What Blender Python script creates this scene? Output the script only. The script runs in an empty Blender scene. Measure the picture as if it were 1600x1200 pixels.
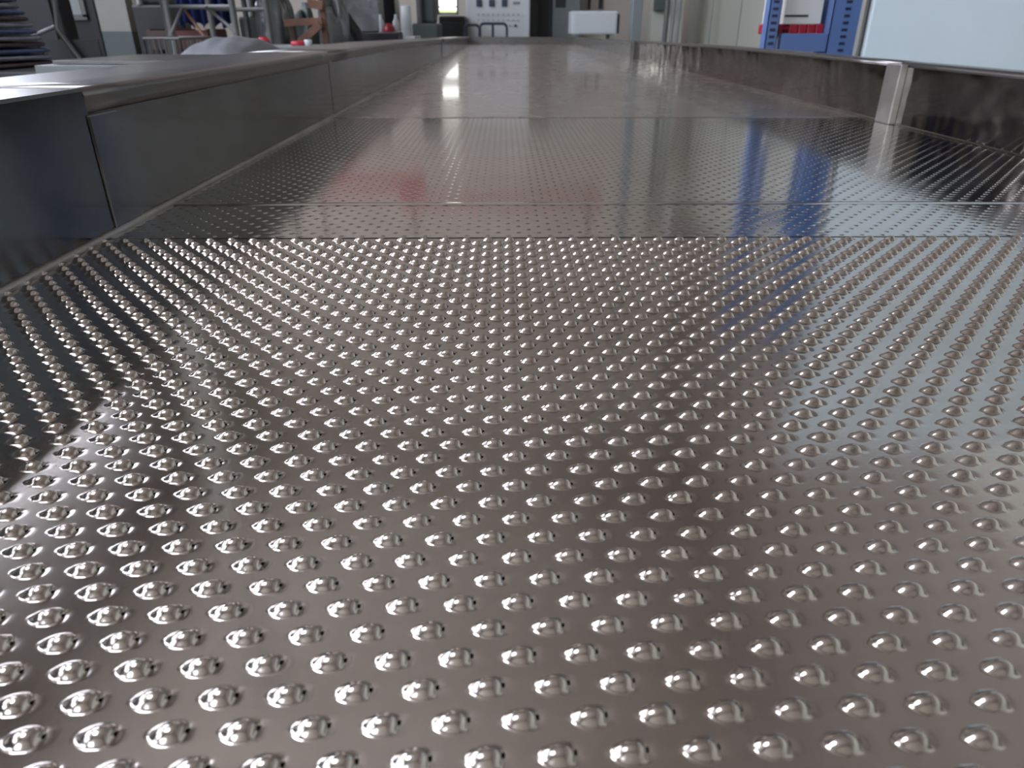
import bpy, math, random
import numpy as np
from mathutils import Vector, Matrix
random.seed(7)
C = bpy.context.scene.collection
SC = bpy.context.scene

# ------------------------------------------------------------------ camera
FPX = 1100.0                       # focal length in pixels of the 1600 wide frame
PZ = 0.85                          # height of the perforated plate above the floor
HC = 0.165                         # camera above the plate
PITCH = math.atan(559.0 / FPX)     # looking down
YAW = math.atan(13.0 * math.cos(PITCH) / FPX)
CAM = Vector((0, 0, PZ + HC))
FWD = Vector((math.sin(YAW) * math.cos(PITCH), math.cos(YAW) * math.cos(PITCH), -math.sin(PITCH)))
RGT = Vector((math.cos(YAW), -math.sin(YAW), 0))
UPV = RGT.cross(FWD)
cd = bpy.data.cameras.new('camera'); cam = bpy.data.objects.new('camera', cd); C.objects.link(cam)
cd.sensor_width = 36.0; cd.lens = FPX / 1600 * 36; cd.clip_start = 0.01; cd.clip_end = 200
cam.matrix_world = Matrix(((RGT.x, UPV.x, -FWD.x, CAM.x), (RGT.y, UPV.y, -FWD.y, CAM.y), (RGT.z, UPV.z, -FWD.z, CAM.z), (0, 0, 0, 1)))
cd.dof.use_dof = True; cd.dof.focus_distance = 0.42; cd.dof.aperture_fstop = 17
SC.camera = cam

# ------------------------------------------------------------------ world, exposure
w = bpy.data.worlds.new('world'); SC.world = w; w.use_nodes = True
w.node_tree.nodes['Background'].inputs[0].default_value = (0.75, 0.85, 1.0, 1)
w.node_tree.nodes['Background'].inputs[1].default_value = 0.6
SC.view_settings.view_transform = 'Standard'; SC.view_settings.look = 'None'
SC.view_settings.gamma = 1; SC.view_settings.use_curve_mapping = False
SC.view_settings.exposure = 0.38
WIN_LEFT = 8.5       # radiance of the daylight in the left windows
SKYLIGHT = 14.0      # radiance of the roof light
WIN_REAR = 12.0       # behind the camera
WIN_BACK = 4.5       # small window at the far end

def at(px, py, Y):
    """world point on the vertical plane y = Y seen at pixel px, py"""
    r = FWD * FPX + RGT * (px - 800) - UPV * (py - 600)
    t = (Y - CAM.y) / r.y
    return CAM + r * t
def ax(px, Y, py=41): return at(px, py, Y).x
def az(py, Y, px=800): return at(px, py, Y).z

# ------------------------------------------------------------------ materials
def srgb(r, g, b):
    f = lambda c: (c / 255 / 12.92) if c <= 10 else ((c / 255 + 0.055) / 1.055) ** 2.4
    return (f(r), f(g), f(b), 1)
def mat(name, col, rough=0.6, metal=0.0, var=0.12, scale=6.0, bump=0.0, bscale=40.0, alpha=None):
    m = bpy.data.materials.new(name); m.use_nodes = True
    nt = m.node_tree; p = nt.nodes['Principled BSDF']
    p.inputs['Roughness'].default_value = rough; p.inputs['Metallic'].default_value = metal
    tc = nt.nodes.new('ShaderNodeTexCoord')
    n = nt.nodes.new('ShaderNodeTexNoise'); n.inputs['Scale'].default_value = scale; n.inputs['Detail'].default_value = 6
    nt.links.new(tc.outputs['Object'], n.inputs['Vector'])
    r = nt.nodes.new('ShaderNodeValToRGB')
    r.color_ramp.elements[0].position = 0.3; r.color_ramp.elements[1].position = 0.7
    r.color_ramp.elements[0].color = tuple(c * (1 - var) for c in col[:3]) + (1,)
    r.color_ramp.elements[1].color = tuple(min(1, c * (1 + var)) for c in col[:3]) + (1,)
    nt.links.new(n.outputs['Fac'], r.inputs['Fac']); nt.links.new(r.outputs['Color'], p.inputs['Base Color'])
    if bump:
        n2 = nt.nodes.new('ShaderNodeTexNoise'); n2.inputs['Scale'].default_value = bscale; n2.inputs['Detail'].default_value = 3
        nt.links.new(tc.outputs['Object'], n2.inputs['Vector'])
        b = nt.nodes.new('ShaderNodeBump'); b.inputs['Strength'].default_value = 1.0; b.inputs['Distance'].default_value = bump
        nt.links.new(n2.outputs['Fac'], b.inputs['Height']); nt.links.new(b.outputs['Normal'], p.inputs['Normal'])
    if alpha is not None:
        p.inputs['Transmission Weight'].default_value = alpha
    return m
def emat(name, col, s):
    m = bpy.data.materials.new(name); m.use_nodes = True
    nt = m.node_tree; nt.nodes.remove(nt.nodes['Principled BSDF'])
    e = nt.nodes.new('ShaderNodeEmission'); e.inputs[0].default_value = tuple(col) + (1,); e.inputs[1].default_value = s
    nt.links.new(e.outputs[0], nt.nodes['Material Output'].inputs[0]); return m
def steel(name, col, rough, rvar, wav, wscale, stretch=(1, 1, 1), stain=0.25, grain=0.0, coat=0.0):
    """stainless sheet: faint stains in the colour, uneven polish, gently wavy surface"""
    m = bpy.data.materials.new(name); m.use_nodes = True
    nt = m.node_tree; p = nt.nodes['Principled BSDF']; L = nt.links.new
    p.inputs['Metallic'].default_value = 1.0
    if coat: p.inputs['Coat Weight'].default_value = coat; p.inputs['Coat Roughness'].default_value = 0.05; p.inputs['Coat IOR'].default_value = 1.35
    tc = nt.nodes.new('ShaderNodeTexCoord'); mp = nt.nodes.new('ShaderNodeMapping'); mp.inputs['Scale'].default_value = stretch
    L(tc.outputs['Object'], mp.inputs['Vector'])
    n = nt.nodes.new('ShaderNodeTexNoise'); n.inputs['Scale'].default_value = 5; n.inputs['Detail'].default_value = 8; n.inputs['Roughness'].default_value = 0.65
    L(mp.outputs[0], n.inputs['Vector'])
    r = nt.nodes.new('ShaderNodeValToRGB'); r.color_ramp.elements[0].position = 0.32; r.color_ramp.elements[1].position = 0.62
    r.color_ramp.elements[0].color = tuple(c * (1 - stain) * k for c, k in zip(col[:3], (1.0, 0.95, 0.9))) + (1,)
    r.color_ramp.elements[1].color = tuple(col[:3]) + (1,)
    L(n.outputs['Fac'], r.inputs['Fac']); L(r.outputs[0], p.inputs['Base Color'])
    n3 = nt.nodes.new('ShaderNodeTexNoise'); n3.inputs['Scale'].default_value = 14; n3.inputs['Detail'].default_value = 5
    L(mp.outputs[0], n3.inputs['Vector'])
    mr = nt.nodes.new('ShaderNodeMapRange'); mr.inputs['From Min'].default_value = 0.3; mr.inputs['From Max'].default_value = 0.7
    mr.inputs['To Min'].default_value = rough - rvar; mr.inputs['To Max'].default_value = rough + rvar
    L(n3.outputs['Fac'], mr.inputs['Value']); L(mr.outputs[0], p.inputs['Roughness'])
    n2 = nt.nodes.new('ShaderNodeTexNoise'); n2.inputs['Scale'].default_value = wscale; n2.inputs['Detail'].default_value = 2
    L(mp.outputs[0], n2.inputs['Vector'])
    b = nt.nodes.new('ShaderNodeBump'); b.inputs['Strength'].default_value = 1; b.inputs['Distance'].default_value = wav
    L(n2.outputs['Fac'], b.inputs['Height']); last = b
    if grain:
        n4 = nt.nodes.new('ShaderNodeTexNoise'); n4.inputs['Scale'].default_value = 600; n4.inputs['Detail'].default_value = 2
        L(tc.outputs['Object'], n4.inputs['Vector'])
        b2 = nt.nodes.new('ShaderNodeBump'); b2.inputs['Strength'].default_value = 1; b2.inputs['Distance'].default_value = grain
        L(n4.outputs['Fac'], b2.inputs['Height']); L(b.outputs[0], b2.inputs['Normal']); last = b2
    L(last.outputs[0], p.inputs['Normal'])
    return m

M = dict(
    plate=steel('dimpled_steel', (0.595, 0.55, 0.51), 0.14, 0.02, 0.0003, 9, stain=0.2, grain=0.00001),
    plate2=steel('mirror_steel', (0.62, 0.585, 0.55), 0.10, 0.03, 0.0004, 2.2, stain=0.12),
    plate3=steel('dull_far_steel', (0.56, 0.525, 0.49), 0.27, 0.01, 0.0002, 2.0, stain=0.04, coat=0.3),
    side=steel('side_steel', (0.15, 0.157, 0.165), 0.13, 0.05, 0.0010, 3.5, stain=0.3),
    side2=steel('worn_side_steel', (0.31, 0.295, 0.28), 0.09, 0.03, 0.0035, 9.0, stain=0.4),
    rim=steel('rim_steel', (0.18, 0.178, 0.172), 0.3, 0.02, 0.0001, 4, stain=0.08),
    weld=steel('weld_steel', (0.45, 0.43, 0.40), 0.38, 0.08, 0.001, 40, stain=0.4),
    under=mat('under_dark', (0.02, 0.02, 0.02, 1), 0.8),
    floor=mat('concrete', srgb(96, 94, 88), 0.55, var=0.2, scale=1.5, bump=0.001),
    ceil=mat('ceiling_paint', srgb(182, 173, 163), 0.8, var=0.05, scale=0.7),
    wall=mat('grey_plaster', srgb(190, 182, 170), 0.7, var=0.08, scale=1.2),
    brownwall=mat('upper_wall_sheet', srgb(128, 121, 113), 0.7, var=0.08, scale=1.2),
    lwall=mat('left_plaster', srgb(138, 130, 121), 0.8, var=0.1, scale=1.2),
    cream=mat('cream_panel', srgb(176, 176, 164), 0.45, var=0.03, scale=0.8),
    white=mat('white_enamel', srgb(184, 189, 190), 0.35, var=0.03, scale=2),
    wpanel=mat('blue_white_panel', srgb(212, 226, 233), 0.4, var=0.03, scale=3),
    lgrey=mat('light_grey_paint', srgb(190, 192, 193), 0.4, var=0.03, scale=2),
    grey=mat('grey_paint', srgb(120, 124, 122), 0.5, var=0.08, scale=3),
    dgrey=mat('dark_grey_paint', srgb(38, 40, 40), 0.5, var=0.15, scale=3),
    black=mat('black_paint', srgb(18, 18, 19), 0.5, var=0.2, scale=3),
    blue=mat('blue_enamel', srgb(88, 112, 158), 0.4, var=0.06, scale=5),
    dblue=mat('dark_blue_cloth', srgb(30, 48, 105), 0.8, var=0.25, scale=4, bump=0.02, bscale=5),
    navy=mat('navy_tube', srgb(34, 38, 62), 0.4),
    red=mat('red_plastic', srgb(158, 24, 44), 0.4, var=0.1, scale=10),
    crane=mat('crane_red', srgb(150, 48, 44), 0.5, var=0.1, scale=3),
    green=mat('grey_green_paint', srgb(72, 80, 78), 0.6, var=0.06, scale=3),
    pale=mat('pale_column_paint', srgb(128, 127, 119), 0.7, var=0.05, scale=3),
    galv=mat('galvanised_tube', srgb(90, 90, 88), 0.5, metal=0.2, var=0.1, scale=10),
    film=mat('grey_plastic_film', srgb(84, 87, 87), 0.25, var=0.2, scale=5, bump=0.01, bscale=14),
    tarp=mat('grey_tarp', srgb(96, 98, 102), 0.6, var=0.12, scale=8, bump=0.006, bscale=16),
    rust=mat('dull_rust_red', srgb(82, 36, 30), 0.6, var=0.3),
    brown=mat('dull_brown', srgb(66, 50, 40), 0.6, var=0.3),
    wood=mat('orange_brown_wood', srgb(104, 70, 51), 0.6, var=0.2, scale=12),
    sackb=mat('blue_sack', srgb(60, 76, 112), 0.7, var=0.25, scale=22),
    sackw=mat('pale_sack', srgb(110, 116, 126), 0.7, var=0.2, scale=22),
    sackr=mat('brown_sack', srgb(62, 48, 52), 0.7, var=0.25, scale=22),
    gauge=mat('gauge_face', srgb(40, 58, 78), 0.3),
    steelbox=mat('brushed_cabinet', srgb(122, 128, 130), 0.4, metal=0.3, var=0.08, scale=3),
    paper=mat('white_paper_box', srgb(215, 212, 205), 0.7, var=0.05, scale=8),
    dayl=emat('daylight_left', (0.90, 0.95, 1.12), WIN_LEFT),
    days=emat('daylight_roof', (0.90, 0.95, 1.12), SKYLIGHT),
    dayr=emat('daylight_rear', (0.85, 0.97, 1.12), WIN_REAR),
    dayb=emat('daylight_back', (1.0, 1.0, 0.97), WIN_BACK),
    garden=emat('sunlit_grass_outside', (0.75, 1.0, 0.35), 1.2),
)

# ------------------------------------------------------------------ mesh helpers
class MB:
    def __init__(s): s.v = []; s.f = []
    def add(s, vs, fs):
        n = len(s.v); s.v += [tuple(v) for v in vs]; s.f += [tuple(i + n for i in f) for f in fs]; return s
    def box(s, x0, x1, y0, y1, z0, z1, rot=None):
        vs = [Vector((x, y, z)) for z in (z0, z1) for y in (y0, y1) for x in (x0, x1)]
        if rot is not None:
            c = Vector(((x0 + x1) / 2, (y0 + y1) / 2, (z0 + z1) / 2)); vs = [rot @ (v - c) + c for v in vs]
        return s.add(vs, [(0, 2, 3, 1), (4, 5, 7, 6), (0, 1, 5, 4), (2, 6, 7, 3), (0, 4, 6, 2), (1, 3, 7, 5)])
    def tube(s, pts, r, n=10, closed=False):
        pts = [Vector(p) for p in pts]; rings = []
        for i, p in enumerate(pts):
            a = pts[max(i - 1, 0)]; b = pts[min(i + 1, len(pts) - 1)]
            d = (b - a).normalized(); q = Vector((0, 0, 1)) if abs(d.z) < 0.9 else Vector((1, 0, 0))
            u = d.cross(q).normalized(); v = d.cross(u)
            rr = r[i] if isinstance(r, (list, tuple)) else r
            rings.append([p + (u * math.cos(2 * math.pi * k / n) + v * math.sin(2 * math.pi * k / n)) * rr for k in range(n)])
        vs = [x for R_ in rings for x in R_]; fs = []
        for i in range(len(pts) - 1):
            for k in range(n):
                k2 = (k + 1) % n; fs.append((i * n + k, i * n + k2, (i + 1) * n + k2, (i + 1) * n + k))
        fs.append(tuple(range(n))); fs.append(tuple((len(pts) - 1) * n + k for k in reversed(range(n))))
        return s.add(vs, fs)
    def sweep(s, prof, ys, zfun=None):
        """open profile of (x, z) run along y"""
        vs = []; n = len(prof)
        for y in ys:
            for (x, z) in prof: vs.append((x, y, zfun(z, y) if zfun else z))
        return s.add(vs, [(i * n + k, i * n + k + 1, (i + 1) * n + k + 1, (i + 1) * n + k) for i in range(len(ys) - 1) for k in range(n - 1)])
    def blob(s, c, rad, seed=0, amp=0.18, nu=28, nv=18, p=1.0):
        rnd = random.Random(seed); ph = [(rnd.uniform(0, 6.28), rnd.randint(2, 5), rnd.randint(1, 4)) for _ in range(6)]
        vs = []
        for j in range(nv + 1):
            t = math.pi * j / nv
            for i in range(nu):
                a = 2 * math.pi * i / nu
                k = 1 + amp * sum(math.sin(q[1] * a + q[0]) * math.sin(q[2] * t + q[0]) for q in ph) / 3
                sg = lambda x: math.copysign(abs(x) ** p, x)
                vs.append((c[0] + rad[0] * k * sg(math.sin(t)) * sg(math.cos(a)), c[1] + rad[1] * k * sg(math.sin(t)) * sg(math.sin(a)), c[2] + rad[2] * k * sg(math.cos(t))))
        return s.add(vs, [(j * nu + i, j * nu + (i + 1) % nu, (j + 1) * nu + (i + 1) % nu, (j + 1) * nu + i) for j in range(nv) for i in range(nu)])
    def build(s, name, m, parent=None, smooth=False, bevel=0.0, solid=0.0, flip=False):

        off = Vector(parent_world(parent)) if parent else Vector((0, 0, 0))
        me = bpy.data.meshes.new(name); me.from_pydata([tuple(Vector(v) - off) for v in s.v], [], s.f); me.validate(); me.update()
        me.materials.append(m); o = bpy.data.objects.new(name, me); C.objects.link(o)
        if parent: o.parent = parent
        if smooth:
            me.polygons.foreach_set('use_smooth', [True] * len(me.polygons))
        if solid:
            md = o.modifiers.new('s', 'SOLIDIFY'); md.thickness = solid; md.offset = 0
        if bevel:
            md = o.modifiers.new('b', 'BEVEL'); md.width = bevel; md.segments = 2; md.limit_method = 'ANGLE'
        return o
def parent_world(o):
    p = Vector((0, 0, 0))
    while o: p += o.location; o = o.parent
    return p
def thing(name, label, cat, loc, group=None):
    o = bpy.data.objects.new(name, None); C.objects.link(o); o.location = loc; o.empty_display_size = 0.1
    o['label'] = label; o['category'] = cat
    if group: o['group'] = group
    return o
def tag(o, label, cat, group=None, kind=None):
    o['label'] = label; o['category'] = cat
    if group: o['group'] = group
    if kind: o['kind'] = kind
    return o
def struct(o): o['kind'] = 'structure'; return o
def disc(x, y, z, r, d=0.02, n=20):
    """short cylinder facing -y"""
    return MB().tube([(x, y, z), (x, y - d, z)], r, n)

# ================================================================== the hall
XL, XR, YR, YB, ZT = -6.0, 3.05, -5.0, 13.0, 8.4
struct(MB().box(XL - .2, XR + .2, YR - .2, YB + .2, -0.1, 0).build('floor', M['floor']))
SX0, SX1, SY0, SY1 = -5.75, -3.3, -0.5, 3.0
struct(MB().box(XL - .2, SX0, YR - .2, YB + .2, ZT, ZT + .1).box(SX1, XR + .2, YR - .2, YB + .2, ZT, ZT + .1).box(SX0, SX1, YR - .2, SY0, ZT, ZT + .1).box(SX0, SX1, SY1, YB + .2, ZT, ZT + .1).build('ceiling', M['ceil']))
struct(MB().box(XR + .02, XR + .15, YR, YB, 0, ZT).build('wall_right', M['brownwall']))
for i, (a, b) in enumerate(((YR, YB),)): struct(MB().box(XR, XR + .02, a, b, 0, 3.4).build('trim_20', M['cream']))
# left wall in strips around its windows
LW = [(-3.5, -1.2), (0.0, 4.2), (5.6, 9.6)]
LZ = (2.8, 5.6)
mb = MB().box(XL - .15, XL, YR, YB, 0, LZ[0]).box(XL - .15, XL, YR, YB, LZ[1], ZT)
e = [YR] + [v for a in LW for v in a] + [YB]
for i in range(0, len(e), 2): mb.box(XL - .15, XL, e[i], e[i + 1], LZ[0], LZ[1])
struct(mb.build('wall_left', M['lwall']))
nwin = 0
def window(x0, x1, y0, y1, z0, z1, axis, pane, nx=2, nz=3, fm='lgrey', t=0.05):
    global nwin; nwin += 1
    c = ((x0 + x1) / 2, (y0 + y1) / 2, z0)
    f = bpy.data.objects.new('window_%d' % nwin, None); C.objects.link(f); f.location = c; f['kind'] = 'structure'
    fr = MB(); pa = MB()
    if axis == 'x':
        fr.box(x0, x1, y0, y0 + t, z0, z1).box(x0, x1, y1 - t, y1, z0, z1).box(x0, x1, y0, y1, z0, z0 + t).box(x0, x1, y0, y1, z1 - t, z1)
        for i in range(1, nx): y = y0 + (y1 - y0) * i / nx; fr.box(x0, x1, y - t / 2, y + t / 2, z0, z1)
        for i in range(1, nz): z = z0 + (z1 - z0) * i / nz; fr.box(x0, x1, y0, y1, z - t / 2, z + t / 2)
        xm = (x0 + x1) / 2; pa.box(xm - .005, xm + .005, y0 + t / 2, y1 - t / 2, z0 + t / 2, z1 - t / 2)
    else:
        fr.box(x0, x0 + t, y0, y1, z0, z1).box(x1 - t, x1, y0, y1, z0, z1).box(x0, x1, y0, y1, z0, z0 + t).box(x0, x1, y0, y1, z1 - t, z1)
        for i in range(1, nx): x = x0 + (x1 - x0) * i / nx; fr.box(x - t / 2, x + t / 2, y0, y1, z0, z1)
        for i in range(1, nz): z = z0 + (z1 - z0) * i / nz; fr.box(x0, x1, y0, y1, z - t / 2, z + t / 2)
        ym = (y0 + y1) / 2; pa.box(x0 + t / 2, x1 - t / 2, ym - .005, ym + .005, z0 + t / 2, z1 - t / 2)
    fr.build('window_frame', M[fm], f); pa.build('window_pane', M[pane], f)
    return f
sk = bpy.data.objects.new('window_20', None); C.objects.link(sk); sk.location = ((SX0 + SX1) / 2, (SY0 + SY1) / 2, ZT); sk['kind'] = 'structure'
MB().box(SX0, SX1, SY0, SY1, ZT + .06, ZT + .07).build('window_pane', M['days'], sk)
MB().box(SX0, SX0 + .05, SY0, SY1, ZT + .01, ZT + .06).box(SX1 - .05, SX1, SY0, SY1, ZT + .01, ZT + .06).build('window_frame', M['lgrey'], sk)
for (a, b) in LW: window(XL - .12, XL - .04, a, b, LZ[0], LZ[1], 'x', 'dayl', 2, 3)
# rear wall (behind the camera) with two wide windows
RWX = [(-5.2, -3.0)]; RZ = (1.6, 4.4)
mb = MB().box(XL, XR, YR - .15, YR, 0, RZ[0]).box(XL, XR, YR - .15, YR, RZ[1], ZT)
e = [XL] + [v for a in RWX for v in a] + [XR]
for i in range(0, len(e), 2): mb.box(e[i], e[i + 1], YR - .15, YR, RZ[0], RZ[1])
struct(mb.build('wall_rear', M['wall']))
for (a, b) in RWX: window(a, b, YR - .12, YR - .04, RZ[0], RZ[1], 'y', 'dayr', 3, 2)
# back wall with the small bright window
wx0, wx1 = ax(684, YB), ax(717, YB); wz0, wz1 = az(23, YB), az(23, YB) + 0.62
mb = MB().box(XL, wx0, YB, YB + .15, 0, ZT).box(wx1, XR, YB, YB + .15, 0, ZT).box(wx0, wx1, YB, YB + .15, 0, wz0).box(wx0, wx1, YB, YB + .15, wz1, ZT)
struct(mb.build('wall_back', M['wall']))
wb = window(wx0, wx1, YB + .02, YB + .10, wz0, wz1, 'y', 'dayb', 1, 1, 'grey', 0.035)
MB().box(wx0, wx1, YB + .01, YB + .10, 1.455, 1.61).box(wx0, wx1, YB + .01, YB + .10, 1.285, 1.31).build('transom', M['grey'], wb)
MB().box(wx0 + .03, wx1 - .03, YB + .045, YB + .05, wz0 + .035, wz0 + .07).build('garden_view', M['garden'], wb)
# ceiling beams
for i, y in enumerate((-3.5, -1.1, 3.6, 6.4, 9.7)):
    struct(MB().box(XL, XR, y - .12, y + .12, ZT - .3, ZT).build('trim_%d' % (i + 1), M['ceil']))

# ================================================================== the perforated trough
A, B = -0.349, 0.735            # inner faces of the side walls
YN, YE = -0.25, 8.0
trough = thing('vibrating_bed_trough', 'long stainless steel tray with perforated dimpled bottom and low side walls filling the foreground', 'metal trough', (0.19, 3.8, 0))
P, Q = 0.01843, 0.01074
EDGE = 0.6046
def warp(X, Y):
    k = np.clip((Y - 0.10) / (EDGE - 0.10), 0, 1)
    return Y + X * (0.034 * (1 - 0.95 * k ** 1.6))
def sm(t): t = np.clip(t, 0, 1); return t * t * (3 - 2 * t)
def plate_mesh(name, xs, ys, height, hole, X0, Y0, i0, i1, rows, m, warpf, jit=0.0):
    nx, ny = len(xs), len(ys)
    gx, gy = np.meshgrid(xs, ys); gz = height(gx, gy)
    tv = np.stack([gx.ravel(), gy.ravel(), gz.ravel()], 1)
    idx = np.arange(nx * ny).reshape(ny, nx)
    q = np.stack([idx[:-1, :-1].ravel(), idx[:-1, 1:].ravel(), idx[1:, 1:].ravel(), idx[1:, :-1].ravel()], 1)
    cx = (gx[:-1, :-1] + gx[1:, 1:]).ravel() / 2; cy = (gy[:-1, :-1] + gy[1:, 1:]).ravel() / 2
    q = q[~hole(cx, cy)]
    V = []; F = []; n = 0; rs = np.random.RandomState(3)
    for j in range(rows[0], rows[1]):
        for i in range(i0, i1):
            ox = X0 + (i + (0.5 if j % 2 else 0)) * P; oy = Y0 + j * Q
            v = tv.copy(); v[:, 2] *= 1 + jit * rs.uniform(-1, 1)
            v[:, 0] += ox; v[:, 1] += oy; V.append(v); F.append(q + n); n += len(v)
    V = np.concatenate(V); F = np.concatenate(F)
    if warpf: V[:, 1] = warpf(V[:, 0], V[:, 1])
    V[:, 2] += PZ
    V -= np.array(trough.location)
    me = bpy.data.meshes.new(name)
    me.vertices.add(len(V)); me.vertices.foreach_set('co', V.ravel().astype(np.float32))
    me.loops.add(F.size); me.loops.foreach_set('vertex_index', F.ravel().astype(np.int32))
    me.polygons.add(len(F)); me.polygons.foreach_set('loop_start', np.arange(0, F.size, 4, dtype=np.int32))
    me.polygons.foreach_set('use_smooth', np.ones(len(F), dtype=bool))
    me.update(); me.validate(); me.materials.append(m)
    o = bpy.data.objects.new(name, me); C.objects.link(o); o.parent = trough
    return o
# near plate: raised scale-like humps, closed on the left, cut open on the right
HH = 0.0027
def hump(x, y):
    # rounded cap, longer toward the right where it is cut open
    xc = 0.0011
    sx = np.where(x < xc, (x - xc) / 0.0062, (x - xc) / 0.0042); sy = y / 0.0037
    d = np.clip(1 - sx ** 2 - sy ** 2, 0, 1)
    z = HH * (0.8 * d + 0.2 * sm(d))
    z = np.where(x > 0.0042, 0, z)
    # pressed-in tongue to the right of the cut
    t = (x - 0.0042) / 0.0030
    tongue = -0.0003 * (1 - sm(t)) * np.clip(1 - (y / 0.003) ** 2, 0, 1)
    return z + np.where((t >= 0) & (t < 1), tongue, 0)
def hole1(x, y): return (x > 0.00425) & (x < 0.0051) & (np.abs(y - 0.0008) < 0.0010)
xs = np.concatenate([[-P / 2, -0.0066], np.linspace(-0.0052, 0.0041, 20), [0.0043, 0.0047, 0.0051, 0.0057, 0.0064, 0.0073, P / 2]])
ys = np.concatenate([[-Q / 2, -0.0042], np.linspace(-0.0037, 0.0037, 15), [0.0042, Q / 2]])
g = lambda px, py: CAM + (FWD * FPX + RGT * (px - 800) - UPV * (py - 600)) * (HC / -(FWD * FPX + RGT * (px - 800) - UPV * (py - 600)).z)
g0 = g(813, 1120)
rows0 = -26; nrow = int(round((EDGE - g0.y) / Q))
Yoff = EDGE - (nrow + 0.5 - 0.5) * Q - Q / 2
plate_mesh('perforated_plate', xs, ys, hump, hole1, g0.x, Yoff, int((A - g0.x) / P) - 1, int((B - g0.x) / P) + 2, (rows0, nrow + 1), M['plate'], warp, 0.10)
MB().box(A, B, YN, Yoff + (rows0 - 1.2) * Q, PZ - .003, PZ - .0006).build('bottom_sheet', M['plate'], trough)
MB().box(A, B, YN - .004, YN, PZ - .16, PZ + .1).build('end_wall', M['rim'], trough)
# second and third sheets: same pattern punched the other way, so only shallow dents show
def dent(x, y): return -0.0007 * sm(1 - np.sqrt((x / 0.0030) ** 2 + (y / 0.0022) ** 2))
def hole2(x, y): return (np.abs(x - 0.0005) < 0.0010) & (np.abs(y) < 0.0009)
xs2 = np.array([-P / 2, -0.0030, -0.0021, -0.0012, -0.0003, 0.0005, 0.0013, 0.0021, 0.0030, P / 2]); ys2 = np.array([-Q / 2, -0.0022, -0.0015, -0.0007, 0, 0.0007, 0.0015, 0.0022, Q / 2])
Y2 = EDGE + 0.004 + Q / 2
S2 = 12; S3 = S2 + 72
plate_mesh('perforated_plate', xs2, ys2, dent, hole2, g0.x, Y2, int((A - g0.x) / P) - 1, int((B - g0.x) / P) + 2, (0, S2), M['plate2'], None)
plate_mesh('perforated_plate', xs2, ys2, dent, hole2, g0.x, Y2 + 0.004, int((A - g0.x) / P) - 1, int((B - g0.x) / P) + 2, (S2, S3), M['plate2'], None)
yj1 = Y2 + (S2 - 0.5) * Q; yj2 = Y2 + 0.004 + (S3 - 0.5) * Q
# farther sheets, seen too flat to show the punching
ys_ = [yj2 + 0.002, 3.4, 5.7, YE]
for a, b in zip(ys_[:-1], ys_[1:]):
    MB().box(A - .003, B + .003, a, b - .002, PZ - .002, PZ).build('bottom_sheet', M['plate3'], trough)
# seam beads between sheets
MB().box(A, B, EDGE + Q*0.5 - .002, EDGE + Q*.5 + .0035, PZ - .003, PZ - .0004).build('sheet_seam', M['weld'], trough)
def ridge(y, hw, h_, m):
    n = 8; b_ = MB(); 
    for i in range(n + 1):
        yy = y - hw + 2 * hw * i / n; z = PZ + 0.0001 + h_ * (1 - ((i / n) * 2 - 1) ** 2)
        b_.v += [(A, yy, z), (B, yy, z)]
    b_.f = [(2 * i, 2 * i + 1, 2 * i + 3, 2 * i + 2) for i in range(n)]
    return b_.build('sheet_seam', M[m], trough, True)
ridge(yj1 + .002, .007, .0006, 'plate2'); ridge(yj2 + .001, .006, .0010, 'plate3')
# dark air chamber below the sheets
MB().box(A - .01, B + .01, YN, YE, PZ - .16, PZ - .02).build('air_chamber', M['under'], trough)
# side walls; rims sink toward the far end
def rimz(h0):
    def f(z, y):
        if z < 0.02: return PZ + z
        k = 1 - 0.42 * max(0.0, (y - 2.6) / 5.4); return PZ + z * k
    return f
ysw = [YN + (YE - YN) * i / 40 for i in range(41)]
HL, HR = 0.119, 0.106
def arc(cx, cz, r, a0, a1, n=8): return [(cx + r * math.cos(math.radians(a0 + (a1 - a0) * i / n)), cz + r * math.sin(math.radians(a0 + (a1 - a0) * i / n))) for i in range(n + 1)]
J1 = 0.63                      # joint of the left wall panels
for si, (a, b) in enumerate(((YN, J1), (J1 + .001, 1.55), (1.551, 4.4), (4.401, YE))):
    yy = [a + (b - a) * i / 14 for i in range(15)]
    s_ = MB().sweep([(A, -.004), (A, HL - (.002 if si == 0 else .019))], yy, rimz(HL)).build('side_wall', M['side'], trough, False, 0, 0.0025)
    r_ = MB().sweep([(A, HL - .003), (A, HL), (A - .20, HL - .001), (A - .20, HL - .02)] if si == 0 else [(A, HL - .02), (A, HL - .012)] + arc(A - .005, HL - .006, .006, 0, 90) + [(A - .045, HL), (A - .16, HL - .001), (A - .162, HL - .02)], yy, rimz(HL)).build('wall_rim', M['rim'], trough, si > 0, 0, 0.002)
for (a, b) in ((YN, 1.42), (1.421, 4.35), (4.351, 5.9), (5.901, YE)):
    yy = [a + (b - a) * i / 14 for i in range(15)]
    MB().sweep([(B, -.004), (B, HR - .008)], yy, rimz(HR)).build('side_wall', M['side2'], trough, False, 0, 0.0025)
    MB().sweep([(B, HR - .009)] + arc(B + .006, HR - .006, .006, 180, 90) + [(B + .035, HR), (B + .036, HR - .02)], yy, rimz(HR)).build('wall_rim', M['rim'], trough, True, 0, 0.002)
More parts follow.
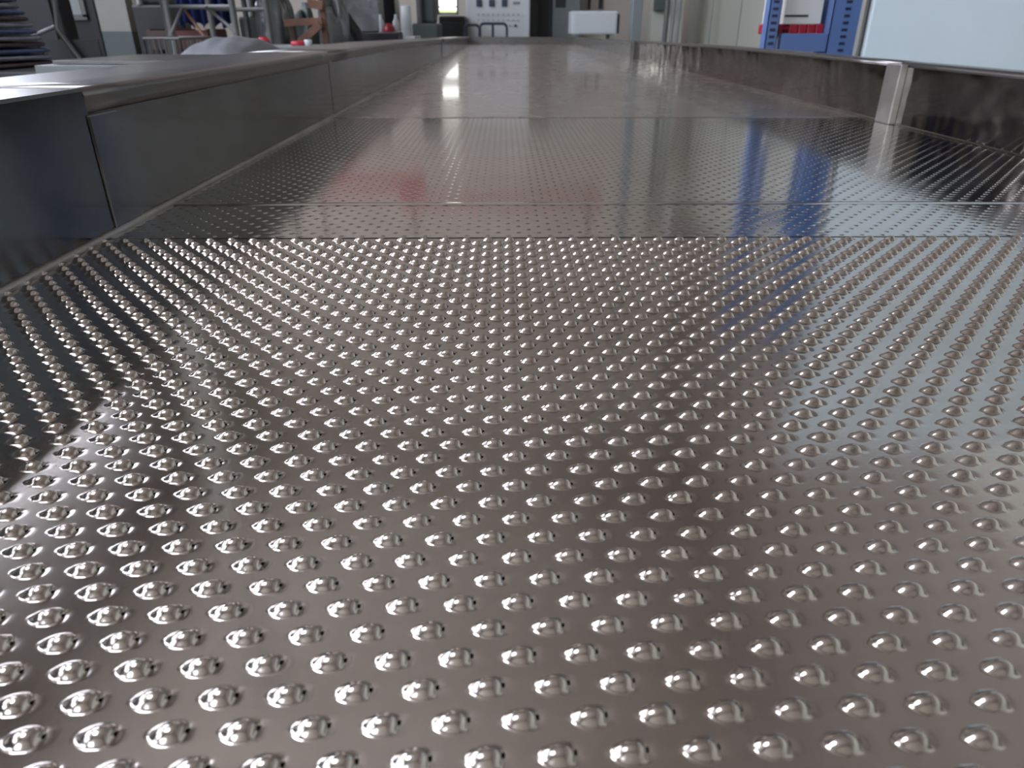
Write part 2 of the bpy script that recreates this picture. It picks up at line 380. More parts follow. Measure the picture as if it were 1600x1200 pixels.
# joint strips on the walls
def strip(x, y, w_, t, h, m='side', zf=1.0):
    return MB().box(min(x, x + t), max(x, x + t), y - w_ / 2, y + w_ / 2, PZ, PZ + h).build('joint_strip', M[m], trough, False, 0.002)
strip(A, J1 + .022, 0.05, 0.003, 0.099, 'side'); strip(A, 1.55, 0.03, 0.002, 0.104)
strip(A, 4.4, 0.03, 0.003, 0.09)
strip(B, 1.42, 0.055, -0.014, 0.103, 'weld'); strip(B, 4.35, 0.08, -0.02, 0.09, 'rim')
# corner weld along the foot of both walls
MB().tube([(A + .001, y, PZ + .001) for y in ysw], 0.0042, 8).build('corner_weld', M['weld'], trough, True)
MB().tube([(B - .001, y, PZ + .001) for y in ysw], 0.0025, 8).build('corner_weld', M['side2'], trough, True)
# far end wall with bolts
MB().box(A, B, YE, YE + .004, PZ, PZ + .066).box(A, B, YE, YE + .07, PZ + .064, PZ + .068).build('end_wall', M['rim'], trough)
for x in (-0.27, -0.02, 0.13, 0.36, 0.56):
    MB().tube([(x, YE + .001, PZ + .022), (x, YE - .012, PZ + .022)], 0.012, 6).build('bolt', M['galv'], trough)
# legs
for x in (A - .02, B + .02):
    for y in (-0.1, 2.4, 5.0, 7.6):
        MB().box(x - .03, x + .03, y - .03, y + .03, 0, PZ - .16).box(x - .06, x + .06, y - .06, y + .06, 0, .01).build('leg', M['galv'], trough, False, 0.003)
for x in (A - .02, B + .02):
    MB().box(x - .03, x + .03, YN, YE, PZ - .165, PZ - .1).build('side_rail', M['galv'], trough)

# ================================================================== far end of the hall
# control cabinet with gauges and buttons
Y = 11.2
x0, x1 = ax(729, Y), ax(828, Y)
t = thing('control_cabinet', 'tall light grey control cabinet with three square gauges and rows of small buttons', 'cabinet', ((x0 + x1) / 2, Y + .2, 0))
MB().box(x0, x1, Y, Y + .45, .08, 1.95).build('body', M['lgrey'], t, False, .008)
MB().box(x0 + .02, x1 - .02, Y + .02, Y + .43, 0, .08).build('plinth', M['dgrey'], t)
MB().box(x0 + .015, x1 - .015, Y - .015, Y, .11, 1.92).build('door', M['lgrey'], t, False, .004)
for px in (749.5, 769, 788.5):
    x = ax(px, Y); z = az(5, Y)
    f = MB().box(x - .04, x + .04, Y - .03, Y - .015, z - .045, z + .045).build('gauge', M['dgrey'], t, False, .004)
    MB().box(x - .031, x + .031, Y - .033, Y - .03, z - .034, z + .034).build('gauge_face', M['gauge'], f)
x = ax(807, Y); z = az(5, Y); MB().box(x - .05, x + .05, Y - .02, Y - .015, z - .018, z + .018).build('name_plate', M['grey'], t)
for k in range(9): 
    x = ax(748 + k * 7.7, Y); disc(x, Y - .015, az(23, Y), .011, .015, 12).build('indicator_lamp', M['grey'], t)
for k in range(9):
    x = ax(748 + k * 7.7, Y); disc(x, Y - .015, az(31.5, Y), .009, .015, 12).build('button', M['grey'], t)
disc(ax(805.5, Y), Y - .015, az(40, Y), .018, .02).build('rotary_switch', M['dgrey'], t)
disc(ax(797, Y), Y - .015, az(40, Y), .009, .02).build('button', M['dgrey'], t)
# trolley with tubular handles in front of the cabinet
Y = 9.6
t = thing('hand_trolley', 'dark blue tubular trolley handles in front of the light grey control cabinet', 'trolley', (ax(762, Y), Y + .25, 0))
def hoop(xa, xb, y, zt, zb, r=.014, rc=.05):
    p = [(xa, y, zb)]
    for a in range(0, 91, 15): p.append((xa + rc - rc * math.cos(math.radians(a)), y, zt - rc + rc * math.sin(math.radians(a))))
    for a in range(0, 91, 15): p.append((xb - rc + rc * math.sin(math.radians(a)), y, zt - rc + rc * math.cos(math.radians(a))))
    return p + [(xb, y, zb)]
MB().tube(hoop(ax(750, Y), ax(792, Y), Y, az(37, Y), .22), .016).build('handle', M['navy'], t, True)
MB().tube(hoop(ax(722, Y), ax(747, Y), Y + .5, az(39, Y), .22), .016).build('handle', M['navy'], t, True)
MB().box(ax(768, Y), ax(772, Y), Y - .01, Y + .01, .22, az(37, Y)).build('upright', M['navy'], t)
MB().box(ax(720, Y), ax(793, Y), Y - .02, Y + .52, .17, .23).build('deck', M['navy'], t, False, .005)
for (x, y) in ((ax(724, Y), Y), (ax(789, Y), Y), (ax(724, Y), Y + .5), (ax(789, Y), Y + .5)):
    MB().tube([(x - .02, y, .085), (x + .02, y, .085)], .085, 18).build('wheel', M['black'], t)
# dark box under the little window
Y = 10.6
t = thing('dark_machine_box', 'black boxy machine standing under the small bright window', 'machine', (ax(706, Y), Y + .3, 0))
MB().box(ax(686, Y), ax(727, Y), Y, Y + .6, .1, az(25, Y)).build('housing', M['black'], t, False, .02)
MB().box(ax(690, Y), ax(723, Y), Y - .01, Y, .35, az(34, Y)).build('front_panel', M['dgrey'], t, False, .005)
for px in (689, 724): MB().box(ax(px, Y) - .02, ax(px, Y) + .02, Y + .02, Y + .06, 0, .1).build('foot', M['dgrey'], t)
# grey cabinets to the right of the control cabinet
Y = 12.3
t = thing('dark_locker', 'dark narrow locker with a black door right of the control cabinet', 'locker', (ax(844, Y), Y + .25, 0))
MB().box(ax(826, Y), ax(862, Y), Y, Y + .5, 0, 2.1).build('body', M['dgrey'], t, False, .006)
MB().box(ax(841, Y), ax(857, Y), Y - .012, Y, .08, 2.0).build('door', M['black'], t, False, .003)
t = thing('grey_switch_box', 'mid grey electrical cabinet with a dark square vent, behind the white box', 'cabinet', (ax(878, Y), Y + .25, 0))
MB().box(ax(863, Y), ax(905, Y), Y, Y + .5, 0, 2.0).build('body', M['steelbox'], t, False, .006)
MB().box(ax(867, Y), ax(883, Y), Y - .01, Y, az(12, Y), az(12, Y) + .22).build('vent', M['dgrey'], t)
MB().box(ax(903, Y) - .06, ax(903, Y) - .04, Y - .03, Y, 1.0, 1.12).build('handle', M['black'], t)
# white box unit
Y = 9.0
t = thing('white_equipment_box', 'white rectangular equipment box on a stand beyond the far right of the tray', 'equipment box', (ax(930, Y), Y + .2, 0))
zt = az(17, Y); zb = az(54, Y)
MB().box(ax(893, Y), ax(964, Y), Y, Y + .45, zb, zt).build('body', M['white'], t, False, .012)
MB().box(ax(964, Y), ax(968, Y), Y + .02, Y + .43, zb + .01, zt - .03).build('side_grille', M['dgrey'], t)
MB().box(ax(897, Y), ax(960, Y), Y - .004, Y, zb + .02, zt - .02).build('front_panel', M['white'], t, False, .002)
for px in (897, 958):
    for y in (Y + .03, Y + .4): MB().box(ax(px, Y) - .02, ax(px, Y) + .02, y - .02, y + .02, 0, zb).build('leg', M['grey'], t)
# small wall boxes and pipes on the right
Y = 12.6
for (pa, pb, ya, yb, lab) in ((896, 905, 12, -12, 'small dark meter box on the back wall, left one above the white box'), (921, 925, 14, -30, 'thin dark conduit on the back wall above the white box, left of a twin'), (938, 944, 13, -30, 'thin dark conduit on the back wall above the white box, right of a twin')):
    x0, x1 = ax(pa, Y), ax(pb, Y); z0 = az(ya, Y); z1 = az(yb, Y)
    o = MB().box(x0, x1, YB - .06, YB, z0, z1).build('meter_box' if 'meter' in lab else 'conduit', M['dgrey'], None, False, .004)
    tag(o, lab, 'meter box' if 'meter' in lab else 'conduit')
Y = 8.6
x = ax(993, Y)
t = thing('steel_post', 'square grey steel post rising behind the far right end of the tray', 'post', (x, Y, 0))
MB().box(x - .055, x + .055, Y - .055, Y + .055, 0, ZT).build('shaft', M['steelbox'], t, False, .008)
MB().box(x - .1, x + .1, Y - .1, Y + .1, 0, .012).build('base_plate', M['grey'], t)
Y = 11.0
for k, px in enumerate((1040, 1050, 1059)):
    x = ax(px, Y)
    o = MB().tube([(x, Y, 0), (x, Y, 3.6)], .024 if k else .034, 12).build('wall_pipe', M['grey' if k else 'galv'], None, True)
    tag(o, ('thickest pale vertical pipe of the three, nearest the grey steel post', 'middle of three vertical grey pipes by the cream wall', 'rightmost grey vertical pipe against the cream wall panels')[k], 'pipe', 'vertical pipes by the cream wall')
Y = 11.6
o = MB().box(ax(1022, Y), ax(1036, Y), Y, Y + .18, az(17, Y), az(17, Y) + .5).build('switch_box', M['green'], None, False, .01)
o = tag(o, 'grey green switch box fixed between the steel post and the pipes', 'switch box')
MB().box(ax(1020, 11.6), ax(1070, 11.6), 11.78, 11.95, 0, 3.2).build('partition_panel', M['cream'])
tag(bpy.data.objects['partition_panel'], 'cream upright partition panel behind the vertical pipes', 'panel')
# cream panel joints on right wall
for i, y in enumerate((11.6, 10.2, 9.1, 8.1, 7.2, 6.0, 4.8)):
    struct(MB().box(XR - .006, XR + .01, y - .012, y + .012, 0, 3.4).build('trim_%d' % (i + 6), M['grey']))

# ================================================================== blue rack and white panel on the right
Y = 3.3
bx0, bx1 = ax(1196, Y, 60), ax(1340, Y, 60)
t = thing('blue_storage_rack', 'bright blue steel storage rack with slotted uprights holding white and red boxes', 'storage rack', ((bx0 + bx1) / 2, Y + .25, 0))
RH = 2.15
def upright(xa, xb, y0, y1, nm):
    o = MB().box(xa, xb, y0, y0 + .004, 0, RH).box(xa, xa + .004, y0, y1, 0, RH).box(xb - .004, xb, y0, y1, 0, RH).build('upright', M['blue'], t)
    s = MB(); xm = (xa + xb) / 2
    z = .06
    while z < RH - .05:
        s.box(xm - .012, xm + .012, y0 - .0015, y0 + .001, z, z + .011); z += .026
    s.build('slot_row', M['navy'], o)
upright(bx0, bx0 + .05, Y, Y + .06, 'l'); upright(bx1 - .125, bx1 - .002, Y, Y + .06, 'r')
MB().box(ax(1218, Y + .3), ax(1227, Y + .3), Y + .27, Y + .30, 0, RH).box(bx1 - .06, bx1 - .03, Y + .27, Y + .30, 0, RH).build('rear_post', M['blue'], t)
zlow = az(67, Y, 1250)
for z in (.25, zlow, zlow + .55, zlow + 1.1):
    MB().box(bx0 + .07, bx1 - .125, Y + .004, Y + .04, z - .035, z + .035).box(ax(1216, Y + .3), bx1 - .03, Y + .04, Y + .3, z + .02, z + .03).build('shelf', M['blue'], t, False, .002)
def rackbox(name, pa, pb, ya, yb, dy, d, m, lab, cat, z0=None, group=None):
    x0, x1 = ax(pa, Y + dy, 60), ax(pb, Y + dy, 60); zt = az(ya, Y + dy, (pa + pb) / 2)
    zz = zlow + .031 if z0 is None else z0
    o = MB().box(x0, x1, Y + dy, Y + dy + d, zz, zt).build(name, M[m], None, False, .004)
    tag(o, lab, cat, group); return o
labs = ['red plastic bin at the left end of the blue rack shelf', 'second red bin from the left on the blue rack shelf', 'middle red bin on the blue rack shelf under the white box', 'fourth red bin from the left on the blue rack shelf', 'red bin at the right end of the blue rack shelf']
for k, (pa, pb) in enumerate(((1212, 1220), (1231, 1244), (1245, 1258), (1259, 1271), (1272, 1284))):
    o = rackbox('red_bin', pa, pb, 38, 0, .06, .25, 'red', labs[k], 'bin', group='red bins on the blue rack')
zr = max((o.matrix_world @ Vector(c)).z for o in bpy.data.objects if o.name.startswith('red_bin') for c in o.bound_box)
xa, xb = ax(1228, Y, 60), ax(1287, Y, 60)
t = thing('white_carton', 'white carton with a dark slot resting on the red bins in the blue rack', 'carton', ((xa + xb) / 2, Y + .2, zr))
MB().box(xa, xb, Y + .06, Y + .34, zr, zr + .15).build('body', M['paper'], t, False, .004)
MB().box(xa, xb - .06, Y + .056, Y + .06, zr + .028, zr + .036).build('slot', M['dgrey'], t)
MB().box(xa - .006, xb + .006, Y + .052, Y + .35, zr + .16, zr + .172).build('lid', M['paper'], t, False, .003)

Y = 3.0
px0 = ax(1356, Y, 41)
t = thing('white_cold_room_panel', 'large blue white smooth panelled cabinet at the far right edge', 'cabinet', ((px0 + 3.0) / 2, Y + .2, 0))
MB().box(px0, 3.0, Y, Y + .05, 0, 2.6).build('front_panel', M['wpanel'], t, False, .01)
MB().box(px0 - .022, px0 - .001, Y + .01, Y + .04, 0, 2.6).build('edge_trim', M['pale'], t, False, .003)
MB().tube([(px0 - .012, Y + .004, 0.1), (px0 - .012, Y + .004, 1.4), (px0 + .02, Y - .004, 2.5)], .004, 8).build('cable', M['dgrey'], t, True)

# ================================================================== left side of the hall
# workbench beside the trough with metal sheets
t = thing('workbench', 'steel workbench beside the tray on the left carrying loose metal sheets', 'workbench', (-1.1, 2.1, 0))
MB().box(-1.45, -.60, 1.55, 2.62, .82, .86).build('top', M['grey'], t, False, .004)
for x in (-1.4, -.67):
    for y in (1.6, 2.57): MB().box(x - .025, x + .025, y - .025, y + .025, 0, .82).build('leg', M['grey'], t)
def sheet(name, x0, x1, y0, y1, z, th, m, lab, rz=0):
    n = 12; mb_ = MB()
    o = MB().box(x0, x1, y0, y1, z, z + th, Matrix.Rotation(rz, 3, 'Z')).build(name, M[m], None, False, .001)
    return tag(o, lab, 'metal sheet')
sheet('metal_sheet', -1.08, -.64, 1.78, 2.28, .86, .075, 'grey', 'thick grey metal sheet stack on the workbench left of the tray', .03)
sheet('metal_sheet', -1.04, -.70, 1.8, 2.2, .936, .008, 'rim', 'thin shiny steel sheet lying topmost on the grey sheets', -.05)
# draped heap
Yh = 3.2
cx = ax(322, Yh)
hp = thing('covered_heap', 'low mound under a grey tarpaulin beside the scaffold', 'covered heap', (cx, Yh + .3, 0))
mbx = MB(); N = 36; Mr = 22; hw = (ax(384, Yh) - ax(262, Yh)) / 2
for j in range(Mr + 1):
    for i in range(N + 1):
        u = i / N * 2 - 1; v = j / Mr * 2 - 1
        e_ = max(0, 1 - abs(u) ** 2.6) * max(0, 1 - abs(v) ** 3)
        z = .86 + .11 * e_ ** .6 + .003 * math.sin(u * 13 + v * 5) * e_ + .003 * math.sin(u * 5.3 - v * 7) * e_
        if max(abs(u), abs(v)) > .999: z = .7
        mbx.v.append((cx + u * hw, Yh + .3 + v * .4, z))
mbx.f = [(j * (N + 1) + i, j * (N + 1) + i + 1, (j + 1) * (N + 1) + i + 1, (j + 1) * (N + 1) + i) for j in range(Mr) for i in range(N)]
mbx.build('tarpaulin', M['tarp'], hp, True, 0, .004)
for sx in (-1, 1):
    for sy in (-1, 1): MB().box(cx + sx * (hw - .05) - .02, cx + sx * (hw - .05) + .02, Yh + .3 + sy * .33 - .02, Yh + .3 + sy * .33 + .02, 0, .8).build('leg', M['grey'], hp)
MB().box(cx - hw + .02, cx + hw - .02, Yh - .06, Yh + .66, .76, .84).build('table_top', M['grey'], hp)
# wire crate
Yc = 3.75
x0, x1 = ax(220, Yc), ax(277, Yc); zt = az(60, Yc)
t = thing('wire_crate', 'open galvanised wire crate left of the tarpaulin heap', 'wire crate', ((x0 + x1) / 2, Yc + .2, 0))
def wiremesh(t, x0, x1, y, z0, z1, nx, nz, r=.005, m='galv', nm='wire_panel'):
    b = MB()
    for i in range(nx + 1): x = x0 + (x1 - x0) * i / nx; b.tube([(x, y, z0), (x, y, z1)], r, 6)
    for i in range(nz + 1): z = z0 + (z1 - z0) * i / nz; b.tube([(x0, y, z), (x1, y, z)], r * 1.2, 6)
    return b.build(nm, M[m], t)
wiremesh(t, x0, x1, Yc, .1, zt, 7, 8); wiremesh(t, x0, x1, Yc + .4, .1, zt, 7, 8)
b = MB()
for y in (Yc, Yc + .13, Yc + .26, Yc + .4):
    for x in (x0, x1): b.tube([(x, y, .1), (x, y, zt)], .005, 6)
for z in (.1, zt * .5, zt): 
    for x in (x0, x1): b.tube([(x, Yc, z), (x, Yc + .4, z)], .006, 6)
b.build('wire_side', M['galv'], t)
for x in (x0, x1):
    for y in (Yc, Yc + .4): MB().box(x - .015, x + .015, y - .015, y + .015, 0, .1).build('foot', M['galv'], t)
# scaffold
Ys = 4.9
sx0, sx1 = ax(264, Ys, 30), ax(366, Ys, 30)
t = thing('scaffold_frame', 'pale tubular scaffold frame with diagonal braces in front of the blue tarpaulin', 'scaffold', ((sx0 + sx1) / 2, Ys + .3, 0))
for y in (Ys, Ys + .7):
    for x in (sx0, sx1): MB().tube([(x, y, 0), (x, y, 2.2)], .02, 12).build('post', M['galv'], t, True)
zz = az(11, Ys)
for y in (Ys, Ys + .7):
    for z in (.3, zz, zz + .6): MB().tube([(sx0, y, z), (sx1, y, z)], .014, 10).build('crossbar', M['galv'], t, True)
MB().tube([(ax(292, Ys), Ys - .01, zz), (ax(262, Ys), Ys - .01, az(60, Ys))], .011, 8).build('brace', M['galv'], t, True)
MB().tube([(ax(328, Ys), Ys - .01, zz), (ax(368, Ys), Ys - .01, az(50, Ys))], .011, 8).build('brace', M['galv'], t, True)
MB().tube([(ax(292, Ys + .7), Ys + .71, zz), (ax(315, Ys + .7), Ys + .71, az(56, Ys + .7))], .011, 8).build('brace', M['wood'], t, True)
# blue tarpaulin hung on a rail
Yt = 6.0
x0, x1 = ax(282, Yt), ax(366, Yt)
t = thing('blue_tarpaulin', 'dark blue tarpaulin hanging behind the scaffold', 'tarpaulin', ((x0 + x1) / 2, Yt, 0))
b = MB(); n = 40
for j in (0, 1, 2, 3):
    for i in range(n + 1): b.v.append((x0 + (x1 - x0) * i / n, Yt + .035 * math.sin(i * .9) * (1 + .2 * j), [az(40, Yt) - .02 * math.sin(i * .8), 1.4, 1.8, 2.3][j]))
b.f = [(j * (n + 1) + i, j * (n + 1) + i + 1, (j + 1) * (n + 1) + i + 1, (j + 1) * (n + 1) + i) for j in range(3) for i in range(n)]
b.build('sheet', M['dblue'], t, True, 0, .004)
MB().tube([(x0 - .1, Yt, 2.3), (x1 + .1, Yt, 2.3)], .02).build('rail', M['galv'], t, True)
for x in (x0 - .1, x1 + .1): MB().tube([(x, Yt, 0), (x, Yt, 2.3)], .02).build('post', M['dgrey'], t, True)
# red and rusty stuff below the tarpaulin: crates of red parts
Yk = 6.75
for k, (pa, pb, m, lab) in enumerate(((270, 305, 'brown', 'brown crate under the blue tarpaulin, left of the red crate'), (308, 358, 'rust', 'dull red crate under the blue tarpaulin'))):
    x0, x1 = ax(pa, Yk), ax(pb, Yk); z = az(45, Yk)
    t = thing('parts_crate', lab, 'crate', ((x0 + x1) / 2, Yk - .1, 0))
    bb = MB().box(x0, x0 + .02, Yk - .5, Yk - .1, 0, z).box(x1 - .02, x1, Yk - .5, Yk - .1, 0, z).box(x0, x1, Yk - .5, Yk - .1, 0, .02)
    for q in range(6): zz_ = z * q / 6; bb.box(x0, x1, Yk - .515, Yk - .5, zz_ + .02, zz_ + z / 6 - .01).box(x0, x1, Yk - .1, Yk - .085, zz_ + .02, zz_ + z / 6 - .01)
    bb.build('slats', M[m], t)
# concrete column, pale above, grey green below
Yp = 6.2
x0, x1 = ax(152, Yp, 20), ax(199, Yp, 20)
t = thing('painted_column', 'square column painted pale above and grey green below on the left', 'column', ((x0 + x1) / 2, Yp + .2, 0))
zc = az(49, Yp, 180)
MB().box(x0, x1, Yp, Yp + .1, zc, ZT).build('upper_paint', M['pale'], t); MB().box(x0, x1, Yp, Yp + .1, 0, zc).build('lower_paint', M['green'], t)
# black machine cabinet with frames
Yb = 4.6
x0, x1 = ax(18, Yb, 30), ax(96, Yb, 30)
t = thing('black_machine_cabinet', 'tall black machine cabinet behind the blue and white sack pile', 'machine cabinet', ((x0 + x1) / 2, Yb + .4, 0))
MB().box(x0, x1, Yb, Yb + .15, 0, 2.3).build('body', M['black'], t, False, .015)
MB().box(x0 + .05, x1 - .04, Yb - .015, Yb, .3, 2.2).build('door', M['black'], t, False, .004)
# grey window framed booth behind
Yg = 6.6
x0, x1 = ax(84, Yg, 20), ax(150, Yg, 20)
t = thing('dark_booth', 'dark grey booth with a small framed window left of the pale column', 'booth', ((x0 + x1) / 2, Yg + .3, 0))
MB().box(x0, x1, Yg, Yg + .2, 0, 2.4).build('body', M['black'], t, False, .01)
zf = az(27, Yg, 115)
fx0, fx1 = ax(91, Yg, 20), ax(137, Yg, 20)
f = MB().box(fx0, fx1, Yg - .03, Yg, zf - .02, zf + .02).box(fx0, fx0 + .03, Yg - .03, Yg, zf, zf + .6).box(fx1 - .03, fx1, Yg - .03, Yg, zf, zf + .6).box(fx0, fx1, Yg - .03, Yg, zf + .58, zf + .62).build('booth_window_frame', M['galv'], t)
MB().box(ax(102, Yg), ax(134, Yg), Yg - .012, Yg - .002, zf + .02, zf + .58).build('booth_window_pane', M['grey'], f)
# tilted mesh frame trolley
Yf = 3.7
P_ = lambda px, py: at(px, py, Yf)
t = thing('tilted_metal_frame', 'thin metal frame leaning against the black machine cabinet', 'metal frame', (P_(90, 95).x, Yf, 0))
pts = [P_(50, 57), P_(86, 42), P_(121, 92), P_(76, 103)]
def dn(p, q, z): k = (z - p.z) / (q.z - p.z); return p + (q - p) * k
L0 = dn(pts[0], pts[3], 0.0); L1 = dn(pts[1], pts[2], 0.0)
for a, b_ in ((pts[0], L0), (pts[1], L1), (pts[0], pts[1])): MB().tube([a, b_], .009, 8).build('frame_bar', M['galv'], t, True)
for z in (.3, .6): MB().tube([dn(pts[0], L0, z), dn(pts[1], L1, z)], .008, 8).build('frame_bar', M['galv'], t, True)
a = P_(80, -80); MB().tube([a, P_(90, 45), Vector((P_(128, 95).x, Yf, P_(128, 95).z)), Vector((P_(128, 95).x + .35, Yf, 0))], .010, 8).build('bent_pole', M['galv'], t, True)
MB().box(P_(55, 60).x + .05, P_(115, 60).x + .1, Yf + .02, Yf + .03, 0, P_(80, 62).z).build('mesh_infill', M['dgrey'], t)
# sack pile on a pallet
Yq = 2.7
t = thing('blue_rack_leg_stand', 'pale blue steel stand at the far left edge under the sack pile', 'stand', (ax(-40, Yq), Yq + .3, 0))
zb = az(113, Yq, 20)
MB().box(ax(-170, Yq, 100), ax(62, Yq, 110), Yq, Yq + .6, zb - .04, zb).build('top', M['dgrey'], t, False, .004)
for px in (-165, 55):
    for y in (Yq + .03, Yq + .56): MB().box(ax(px, Yq, 100) - .02, ax(px, Yq, 100) + .02, y - .02, y + .02, 0, zb - .04).build('leg', M['sackb'], t)
zc_ = zb; cols = ['sackr', 'sackw', 'sackb', 'sackr', 'sackw', 'sackb', 'sackw', 'sackr', 'sackb', 'sackw', 'sackb', 'sackb', 'sackw', 'sackb']
place = ['lowest', 'second from the bottom', 'third from the bottom', 'fourth from the bottom', 'fifth from the bottom', 'sixth from the bottom', 'seventh from the bottom', 'eighth from the bottom', 'ninth from the bottom', 'tenth from the bottom', 'eleventh from the bottom', 'twelfth from the bottom', 'thirteenth from the bottom', 'topmost']
cn = dict(sackr='brown', sackw='pale grey', sackb='blue')
for k in range(14):
    h_ = .0215; ytop = 113 - k * 9.5
    xr = ax(38 - k * 4.4, Yq + .3, 60); xl = ax(-165 + k * 3, Yq + .3, 60)
    o = MB().blob(((xr + xl) / 2, Yq + .3, zc_ + h_ / 2), ((xr - xl) / 2, .27, h_ / 2), k, .03, 40, 12, .45).build('folded_sack', M[cols[k]], None, True)
    tag(o, '%s folded sack, %s in the pile at the far left' % (cn[cols[k]], place[k]), 'sack', 'folded sacks in the pile at the far left')
    zc_ += h_ * 1.05
# ---------------- film wrapped machinery, planks, panels
Yw = 6.4
def wrapped(px0, px1, ytop, Yd, lab, seed, m='film'):
    x0, x1 = ax(px0, Yd, 30), ax(px1, Yd, 30); zt = az(ytop, Yd)
    t = thing('wrapped_machine', lab, 'wrapped machine', ((x0 + x1) / 2, Yd, 0), 'machines wrapped in plastic film')
    MB().box(x0 + .04, x1 - .04, Yd - .25, Yd + .25, 0, .12).build('pallet', M['wood'], t)
    MB().blob(((x0 + x1) / 2, Yd, .12 + (zt - .12) / 2), ((x1 - x0) / 2, .28, (zt - .12) / 2), seed, .14, 48, 36, .55).build('film_cover', M[m], t, True)
wrapped(410, 452, -22, Yw, 'grey film wrapped machine, slender one left of the orange brown planks', 3)
wrapped(500, 542, 6, Yw, 'broad low grey film wrapped machine right of the orange brown planks', 9)
wrapped(455, 492, 26, Yw + 1.0, 'darker wrapped machine behind the orange brown planks', 14, 'green')
yy = Yw - .5
t = thing('wooden_crate_frame', 'orange brown wooden crate frame with a slanting board in front of the wrapped machines', 'crate frame', (at(478, 60, yy).x, yy, 0))
def board(p, q, w_, y, nm='board'):
    d = q - p; ang = math.atan2(d.x, d.z); c = (p + q) / 2; L = d.length
    return MB().box(c.x - w_, c.x + w_, y - .01, y + .01, c.z - L / 2, c.z + L / 2, Matrix.Rotation(ang, 3, 'Y')).build(nm, M['wood'], t, False, .002)
for px in (452, 503):
    x = at(px, 20, yy).x; MB().box(x - .02, x + .02, yy + .01, yy + .05, 0, at(px, 3 if px > 460 else 36, yy).z).build('post', M['wood' if px > 460 else 'brown'], t, False, .002)
board(at(446, 36, yy), at(505, 33, yy), .024, yy - .03); board(at(482, 5, yy), at(506, 9, yy), .03, yy - .03)
p, q = at(503, 38, yy), at(468, 70, yy); board(p, p + (q - p) * (p.z / (p.z - q.z)) * .985, .026, yy - .055, 'slanting_board')
MB().box(at(446, 36, yy).x, at(506, 36, yy).x, yy - .02, yy + .06, 0, .05).build('sill', M['wood'], t)
# dark curved hose/arm over white tilted sheet
yy = 6.9
t = thing('dark_crane_arm', 'dark bent machine arm slanting down in front of the tilted white sheet', 'machine arm', (at(562, 60, yy).x, yy, 0))
e_ = at(562, 60, yy)
MB().tube([at(470, -40, yy), at(512, -5, yy), at(538, 25, yy), at(556, 50, yy), e_ + Vector((.02, 0, -.12)), Vector((e_.x + .02, yy, .05))], .05, 12).build('arm', M['black'], t, True)
MB().box(e_.x - .18, e_.x + .22, yy - .2, yy + .2, 0, .06).build('base', M['dgrey'], t)
yy = 7.6
c = at(565, 18, yy)
o = MB().box(c.x - .16, c.x + .16, yy, yy + .03, at(565, 50, yy).z, c.z + .45, Matrix.Rotation(-.16, 3, 'X')).build('tilted_sheet', M['film'], None, False, .004)
tag(o, 'pale sheet standing tilted on a black box behind the dark machine arm', 'sheet')
t = thing('black_box', 'black box carrying the pale tilted sheet', 'box', (c.x, yy + .1, 0))
MB().box(c.x - .3, c.x + .34, yy - .1, yy + .3, 0, at(565, 50, yy).z - .002).build('body', M['black'], t, False, .01)
MB().box(c.x - .25, c.x + .29, yy - .11, yy - .1, .1, .8).build('door', M['dgrey'], t)
# background dark machines along the left
def darkmachine(px0, px1, Yd, h_, m, lab, extra=0):
    x0, x1 = ax(px0, Yd, 30), ax(px1, Yd, 30)
    t = thing('workshop_machine', lab, 'machine', ((x0 + x1) / 2, Yd + .3, 0))
    MB().box(x0, x1, Yd, Yd + .6, 0, h_ * .55).build('base_housing', M[m], t, False, .02)
    MB().box(x0 + (x1 - x0) * .2, x1 - (x1 - x0) * .15, Yd + .1, Yd + .55, h_ * .55, h_).build('upper_housing', M[m], t, False, .03)
    MB().tube([(x0 + (x1 - x0) * .3, Yd + .02, h_ * .55), (x0 + (x1 - x0) * .3, Yd + .02, h_ * .95)], .03).build('spindle', M['galv'], t, True)
darkmachine(372, 440, 8.0, 2.0, 'black', 'black workshop machine behind the film wrapped machines')
darkmachine(530, 600, 8.8, 1.9, 'dgrey', 'dark grey workshop machine behind the broad wrapped machine')
darkmachine(586, 622, 9.8, 1.7, 'black', 'black workshop machine left of the white roll')
darkmachine(643, 684, 9.2, 1.9, 'green', 'grey green workshop machine left of the small bright window')
darkmachine(205, 262, 8.2, 2.2, 'dgrey', 'dark grey workshop machine between the pale column and the scaffold')
# red bits and small bottles behind the tray rim
def lathe(name, prof, x, y, z, m, lab, cat, group=None):
    n = 16; b = MB(); k = len(prof)
    for (r, h_) in prof:
        for i in range(n): b.v.append((x + r * math.cos(i * 2 * math.pi / n), y + r * math.sin(i * 2 * math.pi / n), z + h_))
    b.f = [(j * n + i, j * n + (i + 1) % n, (j + 1) * n + (i + 1) % n, (j + 1) * n + i) for j in range(k - 1) for i in range(n)]
    b.f += [tuple(reversed(range(n))), tuple((k - 1) * n + i for i in range(n))]
    o = b.build(name, M[m], None, True); return tag(o, lab, cat, group)
yy = 8.0
tb = thing('side_table', 'low steel table left of the far end of the tray holding bottles and a roll', 'table', (ax(612, yy), yy + .2, 0))
zt = az(57, yy)
MB().box(ax(570, yy), ax(648, yy), yy - .05, yy + .5, zt - .03, zt).build('top', M['lgrey'], tb, False, .003)
for px in (574, 644):
    for y in (yy, yy + .45): MB().box(ax(px, yy) - .02, ax(px, yy) + .02, y - .02, y + .02, 0, zt - .03).build('leg', M['grey'], tb)
bot = [(.03, 0), (.036, .02), (.036, .13), (.014, .17), (.014, .2)]
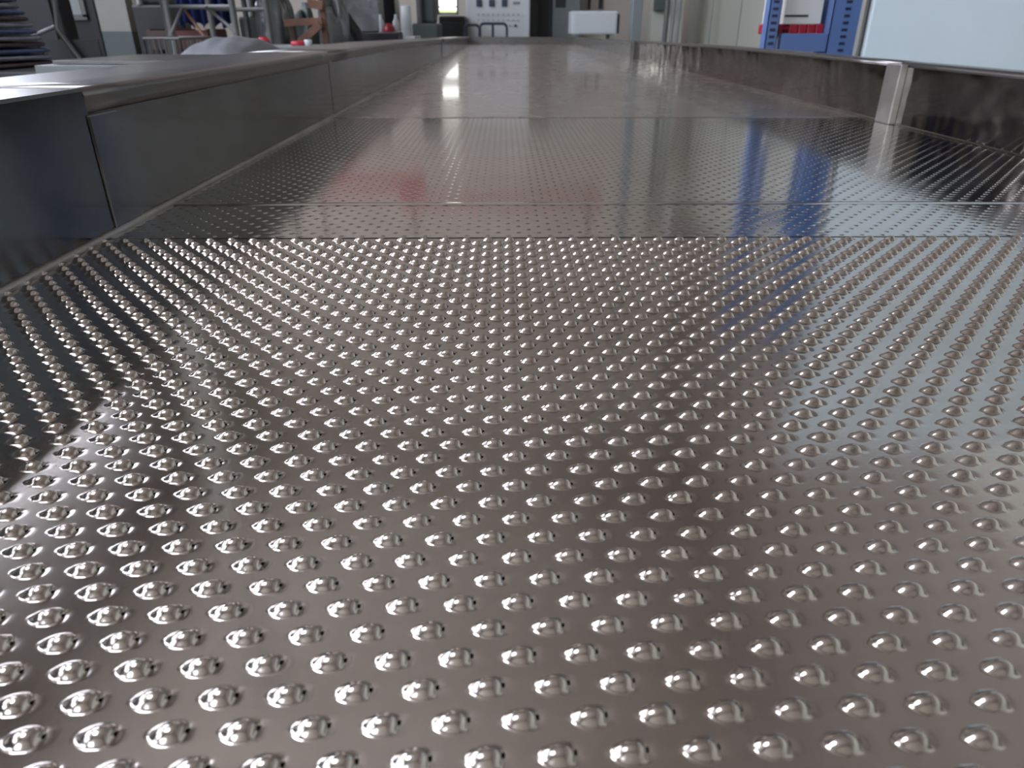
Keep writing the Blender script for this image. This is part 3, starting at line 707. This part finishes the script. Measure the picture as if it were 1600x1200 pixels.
lathe('white_bottle', bot, ax(593, yy), yy + .1, zt, 'white', 'white bottle on the side table, left of the red canister', 'bottle', 'white bottles on the side table')
lathe('white_bottle', bot, ax(617, yy), yy + .1, zt, 'white', 'white bottle on the side table, between red canister and white roll', 'bottle', 'white bottles on the side table')
lathe('red_canister', [(.04, 0), (.05, .01), (.05, .08), (.03, .1), (.02, .12)], ax(606, yy), yy + .06, zt, 'red', 'small red canister between two white bottles on the side table', 'canister')
lathe('white_roll', [(.045, 0), (.05, .004), (.05, .27), (.045, .275)], ax(634, yy), yy + .08, zt, 'white', 'upright white cylindrical roll at the right end of the side table', 'roll')
yy = 4.4
tb = thing('low_bench', 'low grey bench in front of the film wrapped machines carrying small red parts', 'bench', (ax(450, yy), yy + .2, 0))
zt = az(72, yy)
MB().box(ax(385, yy), ax(545, yy), yy - .04, yy + .4, zt - .03, zt).build('top', M['grey'], tb, False, .003)
for px in (390, 540):
    for y in (yy, yy + .35): MB().box(ax(px, yy) - .02, ax(px, yy) + .02, y - .02, y + .02, 0, zt - .03).build('leg', M['grey'], tb)
lathe('red_pot', [(.03, 0), (.035, .005), (.035, .03), (.02, .045)], ax(404, yy), yy + .05, zt, 'red', 'small red pot at the left end of the low bench', 'pot')
lathe('red_dish', [(.04, 0), (.042, .003), (.042, .018), (.03, .025)], ax(457, yy), yy + .08, zt, 'red', 'flat red dish lying in the middle of the low bench', 'lid')
lathe('white_cup', [(.015, 0), (.02, .004), (.022, .03), (.02, .032)], ax(476, yy), yy + .04, zt, 'white', 'tiny white cup right of the red dish on the low bench', 'cup')
# red overhead crane bridge seen mirrored in the tray
yy = 10.9
t = thing('overhead_crane', 'red overhead crane girder crossing the hall high above the tray', 'crane', (0, yy, ZT))
MB().box(-3.0, -1.2, yy, yy + .12, 2.70, 2.95).build('hoist_panel', M['crane'], t)
MB().box(-1.6, 1.5, yy, yy + .12, 3.0, 3.16).build('girder', M['crane'], t)
for x in (-2.8, -1.4, 1.3): MB().tube([(x, yy + .06, 2.95), (x, yy + .06, ZT)], .02).build('hanger_rod', M['dgrey'], t)
